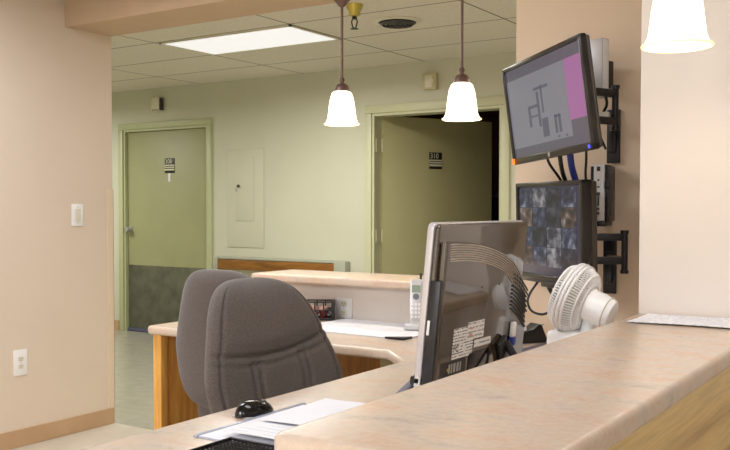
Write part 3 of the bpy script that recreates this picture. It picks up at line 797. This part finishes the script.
t = thing('thin_client', 'narrow white thin client box with ports on a black wall bracket', 'computer', (-1.088, 3.20, 1.308), .18)
b = BM(); box(b, (-.02, -.0, -.103), (.018, .155, .103), .003); obj('case', b, M['white'], t)
for z, hh, ww in ((.085, .008, .006), (.045, .003, .003), (.02, .003, .004), (-.005, .006, .006), (-.03, .018, .003), (-.058, .004, .004), (-.075, .004, .004)):
    b = BM(); box(b, (-.003-ww, -.0015, z-hh), (-.003+ww, .001, z+hh)); obj('port', b, M['slot'], t)
b = BM(); box(b, (-.008, -.0022, -.068), (.0, -.0015, -.062)); obj('red_port', b, M['redink'], t)
b = BM(); box(b, (-.03, -.005, -.122), (.024, .16, -.104), .003); box(b, (.0185, .01, -.104), (.034, .16, .10), .003); box(b, (.0185, -.006, .015), (.04, .03, .04), .003); box(b, (-.034, .02, -.104), (-.0205, .16, .095), .003)
obj('bracket', b, M['black'], t)

# cables
def cable(name, label, pts, r, m, cat='cable'):
    b = BM(); tube(b, spline(pts, 10), r, 8); return tag(obj(name, b, m), label, cat)
cable('monitor_cable', 'black cable looping down below the lower monitor', [(-1.285, 3.13, .99), (-1.31, 3.11, .945), (-1.318, 3.10, .91), (-1.301, 3.10, .876), (-1.255, 3.10, .868), (-1.21, 3.10, .90), (-1.187, 3.09, .945), (-1.175, 3.09, 1.0)], .0045, M['black'])
cable('monitor_cable', 'short grey cable hanging under the middle of the lower monitor', [(-1.245, 3.10, .985), (-1.235, 3.11, .955), (-1.215, 3.12, .925), (-1.195, 3.13, .905)], .008, M['darkgrey'])
cable('monitor_cable', 'thin black cable hanging from the left of the upper monitor to the lower one', [(-1.208, 2.99, 1.46), (-1.200, 3.0, 1.41), (-1.186, 3.06, 1.36), (-1.17, 3.12, 1.30)], .005, M['black'])
cable('monitor_cable', 'thick blue cable running down behind the lower monitor', [(-1.120, 2.98, 1.49), (-1.120, 3.0, 1.41), (-1.118, 3.03, 1.36), (-1.115, 3.10, 1.28)], .012, M['bluecon'])
cable('monitor_cable', 'thin black cable right of the thick blue cable between the monitors', [(-1.06, 2.98, 1.49), (-1.066, 3.0, 1.42), (-1.078, 3.03, 1.36), (-1.085, 3.08, 1.28)], .0045, M['black'])
cable('monitor_cable', 'dark grey cable just left of the thick blue cable', [(-1.155, 2.98, 1.49), (-1.157, 3.0, 1.41), (-1.156, 3.04, 1.35), (-1.15, 3.12, 1.28)], .008, M['black'])

# ------------------------------------------------------------------ fan
FX, FY = -.965, 2.62
fan = thing('desk_fan', 'small white desk fan beside the lower monitor, turned away', 'fan', (FX, FY, DT))
ang = rad(178)                                       # the way it blows
FM = Matrix.Translation((0, 0, .232)) @ Matrix.Rotation(ang, 4, 'Z') @ Matrix.Rotation(rad(-20), 4, 'Y') @ Matrix.Rotation(rad(90), 4, 'Y')   # local z = blow direction
b = BM()
R0 = .103
for k in range(72):
    a = 2*PI*k/72; c, s = math.cos(a), math.sin(a)
    tube(b, [FM @ Vector((r*c, r*s, z)) for r, z in ((.035, -.045), (.07, -.046), (.092, -.036), (R0, -.012), (R0, .012), (.090, .034), (.06, .046), (.03, .048))], .0018, 5)
for r, z, rr in ((R0+.001, -.012, .004), (R0+.001, .012, .004), (R0+.002, 0, .0045), (.088, -.039, .003), (.06, -.047, .0025), (.088, .036, .003), (.06, .046, .0025), (.032, .048, .003)):
    tube(b, [FM @ Vector((r*math.cos(2*PI*k/48), r*math.sin(2*PI*k/48), z)) for k in range(48)], rr, 6, closed=True)
obj('grille', b, M['fanwhite'], fan)
b = BM(); lathe(b, [(0, .046), (.030, .046), (.030, .05), (0, .053)], 28, FM); obj('front_badge', b, M['fanwhite'], fan)
b = BM(); lathe(b, [(0, .02), (.022, .02), (.022, -.02), (0, -.02)], 20, FM)
for k in range(4):
    a = 2*PI*k/4+.3
    vs = []
    for i in range(7):
        for j in range(5):
            r = .02+.068*i/6; th = a+(j/4-.5)*(.5+.75*i/6); vs.append(b.verts.new(FM @ Vector((r*math.cos(th), r*math.sin(th), (j/4-.5)*.03))))
    for i in range(6):
        for j in range(4): b.faces.new((vs[i*5+j], vs[i*5+j+1], vs[i*5+j+6], vs[i*5+j+5]))
obj('blades', b, M['offwhite'], fan)
b = BM(); lathe(b, [(0, -.046), (.046, -.046), (.050, -.052), (.049, -.09), (.044, -.118), (.038, -.126), (0, -.129)], 32, FM)
obj('motor_housing', b, M['fanwhite'], fan)
b = BM(); lathe(b, [(.0465, -.1115), (.0495, -.1105), (.0465, -.1075)], 32, FM); obj('motor_seam', b, M['offwhite'], fan)
b = BM(); tube(b, [(.06, -.002, .225), (.04, -.001, .13), (.01, 0, .10)], [.018, .02, .024], 14); obj('neck', b, M['fanwhite'], fan)
b = BM(); prism(b, rrect(-.07, -.06, .075, .06, .025), .0, .135, .015, 4); obj('base', b, M['fanwhite'], fan)

# ------------------------------------------------------------------ small things on the far desk
t = thing('tape_dispenser', 'black tape dispenser on the desk below the lower monitor', 'tape dispenser', (-1.36, 3.15, DT), rad(55))
b = BM()
ST = Matrix.Translation((0, .032, 0)) @ Matrix.Rotation(rad(90), 4, 'X')
prism(b, [(-.09, 0), (.085, 0), (.09, .012), (.066, .066), (.055, .070), (.030, .052), (-.01, .042), (-.06, .036), (-.085, .03)], .0, .064, .004, 3, mat=ST)
obj('body', b, M['black'], t)
b = BM(); lathe(b, [(.016, -.011), (.034, -.011), (.034, .011), (.016, .011), (.016, -.011)], 28, Matrix.Translation((-.022, 0, .052)) @ Matrix.Rotation(rad(90), 4, 'X')); obj('tape_roll', b, M['paper'], t)
b = BM(); box(b, (.07, -.012, .062), (.088, .012, .066), .001, mat=Matrix.Translation((0, 0, 0))); obj('cutter', b, M['steel'], t)

t = thing('notebook', 'navy notebook with a pale edge on the desk behind the counter', 'notebook', (-1.16, 2.86, DT), rad(84))
b = BM(); box(b, (-.20, -.09, 0), (.20, .09, .014), .004); obj('pages', b, M['silver'], t)
b = BM(); box(b, (-.205, -.094, .0145), (.205, .094, .021), .003); obj('cover', b, M['navy'], t)
b = BM(); tube(b, spline([(-.16, -.05, .026), (.0, -.02, .027), (.17, -.06, .026)], 8), .005, 8)
tag(obj('cream_cord', b, M['paper']), 'x', 'cord') if False else b.free()

t = thing('cordless_phone', 'silver cordless phone standing in its cradle at the low wall', 'phone', (-1.855, 3.215, DT+.0066), rad(25))
b = BM(); box(b, (-.045, -.05, 0), (.045, .03, .03), .008); obj('cradle', b, M['silver'], t)
HM = Matrix.Translation((0, -.01, .015)) @ Matrix.Rotation(rad(-9), 4, 'X') @ Matrix.Rotation(rad(90), 4, 'X')
b = BM(); prism(b, rrect(-.026, 0, .026, .19, .012), -.012, .012, .004, 3, mat=HM); hs = obj('handset', b, M['silver'], t)
b = BM(); prism(b, rrect(-.018, .135, .018, .165, .003), .0121, .0128, mat=HM); obj('display', b, plain('green_grey_display', (140, 156, 130), .3), hs)
b = BM()
for i in range(3):
    for j in range(4): prism(b, rrect(-.019+i*.0145, .03+j*.017, -.010+i*.0145, .041+j*.017, .002), .0121, .0135, mat=HM)
obj('keypad', b, M['white'], hs)
b = BM(); lathe(b, [(0, .0121), (.013, .0121), (.013, .0136), (.009, .0138), (.009, .0128), (0, .0128)], 24, HM @ Matrix.Translation((0, .118, 0))); obj('navigation_ring', b, M['grey_rubber'], hs)
b = BM(); tube(b, [HM @ Vector((.017, .188, -.004)), HM @ Vector((.017, .215, -.004))], .005, 8); obj('aerial', b, M['darkgrey'], hs)

t = thing('desk_pad', 'large white desk pad sheet with black corner on the far desk', 'desk pad', (-2.03, 3.155, DT), rad(-3))
b = BM(); box(b, (-.28, -.19, 0), (.28, .19, .006), .001); obj('paper_stack', b, M['form'], t)
b = BM(); prism(b, [(.284, -.194), (.284, -.13), (.20, -.194)], -.0, .0085, .0015, 2); obj('black_corner', b, M['black'], t)

BA = rad(30)
t = thing('desk_basket', 'black plastic lattice basket of packets by the outlet', 'basket', (-2.47, 3.265, DT), BA)
b = BM()
def lattice(p0, dx, nx, hgt):
    for k in range(nx+1):
        p = Vector(p0)+Vector(dx)*(k/nx); tube(b, [p, p+Vector((0, 0, hgt))], .0032, 6)
        if k < nx:
            q = Vector(p0)+Vector(dx)*((k+.5)/nx); tube(b, [p+Vector((0, 0, hgt*.1)), q+Vector((0, 0, hgt*.45)), Vector(p0)+Vector(dx)*((k+1)/nx)+Vector((0, 0, hgt*.1))], .0032, 6)
    for f in (0, .5, 1): tube(b, [Vector(p0)+Vector((0, 0, hgt*f)), Vector(p0)+Vector(dx)+Vector((0, 0, hgt*f))], .004, 6)
lattice((-.135, -.045, .008), (.27, 0, 0), 7, .075); lattice((-.135, .045, .008), (.27, 0, 0), 7, .075)
lattice((-.135, -.045, .008), (0, .09, 0), 2, .075)
obj('lattice_side', b, M['black'], t)
b = BM(); box(b, (.131, -.049, 0), (.139, .049, .088), .002); obj('end_wall', b, M['black'], t)
b = BM(); box(b, (-.138, -.048, 0), (.138, .048, .006), .002); obj('basket_floor', b, M['black'], t)
cup = None
for i in range(5):
    for j in range(2):
        px_, py_ = -.10+i*.048, -.021+j*.044; loc_ = (-2.47+px_*math.cos(BA)-py_*math.sin(BA), 3.265+px_*math.sin(BA)+py_*math.cos(BA), DT+.0065)
        if cup is None:
            cup = thing('coffee_pod', 'small pink topped red pod inside the black lattice basket', 'coffee pod', loc_, 0, 'pods in the basket')
            b = BM(); lathe(b, [(0, 0), (.014, 0), (.019, .036), (0, .036)], 18); obj('pod_body', b, M['red'], cup)
            b = BM(); lathe(b, [(0, .0361), (.0205, .0361), (.0205, .040), (.018, .050), (0, .054)], 18); obj('pod_lid', b, M['pink'], cup)
        else:
            c = copy_tree(cup); c.location = loc_

# ------------------------------------------------------------------ near desk things
t = thing('computer_mouse', 'glossy dark computer mouse on the near desk by the papers', 'mouse', (-1.424, 1.685, DT), rad(86))
b = BM(); NS = 28; NT = 14; rows = []
for j in range(NT+1):
    p = j/NT*PI/2
    rows.append([b.verts.new((.058*math.cos(a)*math.cos(p)**.8, .034*math.sin(a)*math.cos(p)**.8*(1+.08*math.cos(a)), .003+.033*math.sin(p)*(1-.25*math.cos(a)*math.cos(p)))) for a in [2*PI*k/NS for k in range(NS)]])
for r1, r2 in zip(rows, rows[1:]):
    for k in range(NS): b.faces.new((r1[k], r1[(k+1) % NS], r2[(k+1) % NS], r2[k]))
b.faces.new(rows[0][::-1]); bmesh.ops.remove_doubles(b, verts=b.verts[:], dist=1e-5); bmesh.ops.recalc_face_normals(b, faces=b.faces[:])
obj('shell', b, M['blackgloss'], t, angle=80)
b = BM(); lathe(b, [(0, -.004), (.009, -.004), (.009, .004), (0, .004)], 18, Matrix.Translation((.032, 0, .0225)) @ Matrix.Rotation(rad(90), 4, 'X')); obj('scroll_wheel', b, M['grey_rubber'], t)
b = BM(); box(b, (-.05, -.028, 0), (.05, .028, .004), .002); obj('base', b, M['silver'], t)

t = thing('letter_tray', 'low black mesh tray at the desk edge, nearest the camera', 'tray', (-1.11, 1.29, DT))
b = BM(); box(b, (-.17, -.15, 0), (.17, .15, .003)); obj('tray_floor', b, M['black'], t)
b = BM()
tube(b, [(-.17, -.15, .014), (.17, -.15, .014), (.17, .15, .014), (-.17, .15, .014)], .004, 8, closed=True)
for k in range(32):
    x = -.17+.34*k/31
    for y in (-.15, .15): tube(b, [(x, y, .002), (x, y, .014)], .0012, 5)
for k in range(27):
    y = -.15+.30*k/26
    for x in (-.17, .17): tube(b, [(x, y, .002), (x, y, .014)], .0012, 5)
for k in range(30): y = -.148+.296*k/29; tube(b, [(-.17, y, .012), (.17, y, .012)], .0016, 5)
for k in range(34): x = -.168+.336*k/33; tube(b, [(x, -.15, .0105), (x, .15, .0105)], .0012, 5)
obj('wire_mesh', b, M['black'], t)

t = thing('document_sleeve', 'clear blue-grey plastic document sleeve lying nearest the mouse', 'folder', (-1.275, 1.645, DT), rad(0))
b = BM(); box(b, (-.115, -.20, 0.0), (.11, .19, .003), .001); obj('sleeve', b, M['plastic_clear'], t)
b = BM(); box(b, (-.105, -.195, .0031), (.10, .18, .0045)); obj('sheet', b, M['paper'], t)
b = BM(); box(b, (-.117, -.202, .0), (-.106, .192, .006), .001); obj('folded_edge', b, M['plastic_clear'], t)
def sheet_bm(w, h, mat, curl=.006, nx=14, ny=20):
    b = BM(); g = []
    for j in range(ny+1):
        for i in range(nx+1):
            x, y = (i/nx-.5)*w, (j/ny-.5)*h
            g.append(b.verts.new((x, y, curl*(.5+.5*math.sin(i/nx*3.1+j/ny*4.0))*(abs(j/ny-.5)*2)**2)))
    for j in range(ny):
        for i in range(nx): b.faces.new((g[j*(nx+1)+i], g[j*(nx+1)+i+1], g[(j+1)*(nx+1)+i+1], g[(j+1)*(nx+1)+i]))
    r = bmesh.ops.extrude_face_region(b, geom=b.faces[:])
    for v in r['geom']:
        if isinstance(v, bmesh.types.BMVert): v.co.z += .0012
    bmesh.ops.recalc_face_normals(b, faces=b.faces[:])
    return b
o = obj('paper_form', sheet_bm(.22, .28, None, .004), M['form'], angle=60); tag(o, 'white paper form on the plastic sleeve, curling near corner', 'paper'); o.location = (-1.22, 1.61, DT+.010); o.rotation_euler = (rad(-2), 0, rad(0))
o = obj('paper_form', sheet_bm(.216, .279, None, .004), M['paper'], angle=60); tag(o, 'blank white sheet sticking out beyond the counter end beside the mouse', 'paper'); o.location = (-1.235, 1.745, DT+.013); o.rotation_euler = (0, 0, rad(3))
# printed sheets on the counter
o = obj('printed_sheet', sheet_bm(.36, .235, None, .004), M['print'], angle=60); tag(o, 'printed white sheet lying on the raised counter by the cream wall', 'paper'); o.location = (-.565, 2.53, CT+.0008); o.rotation_euler = (0, 0, rad(2))

# ------------------------------------------------------------------ in the dark room
t = thing('side_cabinet', 'dark cabinet with pale top in the dark room past the open door', 'cabinet', (-3.72, 8.35, 0))
b = BM(); box(b, (-.20, -.2, 0), (.5, .25, 1.36), .004); obj('body', b, M['black'], t)
b = BM(); box(b, (-.22, -.22, 1.36), (.52, .26, 1.39), .004); obj('top', b, M['grey_rubber'], t)
b = BM(); box(b, (.145, -.206, .05), (.155, -.2, 1.30)); obj('door_gap', b, M['slot'], t)
t = thing('photo_frame', 'small framed picture on the cabinet in the dark room', 'picture frame', (-3.72, 8.32, 1.39))
b = BM(); box(b, (-.09, -.01, 0), (.09, .01, .2), .004); obj('frame', b, M['darkgrey'], t)
b = BM(); box(b, (-.07, -.0125, .02), (.07, -.0102, .18)); obj('picture', b, plain('brown_grey_picture', (120, 100, 100), .4, var=40, scale=18), t)

# ------------------------------------------------------------------ world, camera, colour
wd = bpy.data.worlds.new('world'); S.world = wd; wd.use_nodes = True
wd.node_tree.nodes['Background'].inputs[0].default_value = (.02, .02, .02, 1)
cam = bpy.data.cameras.new('camera'); co = bpy.data.objects.new('camera', cam); COL.objects.link(co)
f_, yaw, pitch, roll, cy = 908.85, .57966, -.02975, .00092, 235.46
fwd = Vector((-math.sin(yaw)*math.cos(pitch), math.cos(yaw)*math.cos(pitch), math.sin(pitch)))
right = Vector((math.cos(yaw), math.sin(yaw), 0)); up = right.cross(fwd)
r_ = right*math.cos(roll)+up*math.sin(roll); u_ = -right*math.sin(roll)+up*math.cos(roll)
mw = Matrix(((r_.x, u_.x, -fwd.x, 0), (r_.y, u_.y, -fwd.y, 0), (r_.z, u_.z, -fwd.z, 1.25), (0, 0, 0, 1)))
co.matrix_world = mw
cam.sensor_width = 36; cam.sensor_fit = 'HORIZONTAL'; cam.lens = f_*36/730; cam.shift_y = (cy-225)/730
cam.clip_start = .02
S.camera = co
vs = S.view_settings
S.display_settings.display_device = 'sRGB'
vs.view_transform = 'Standard'; vs.look = 'None'; vs.gamma = 1; vs.use_curve_mapping = False; vs.exposure = 0.0
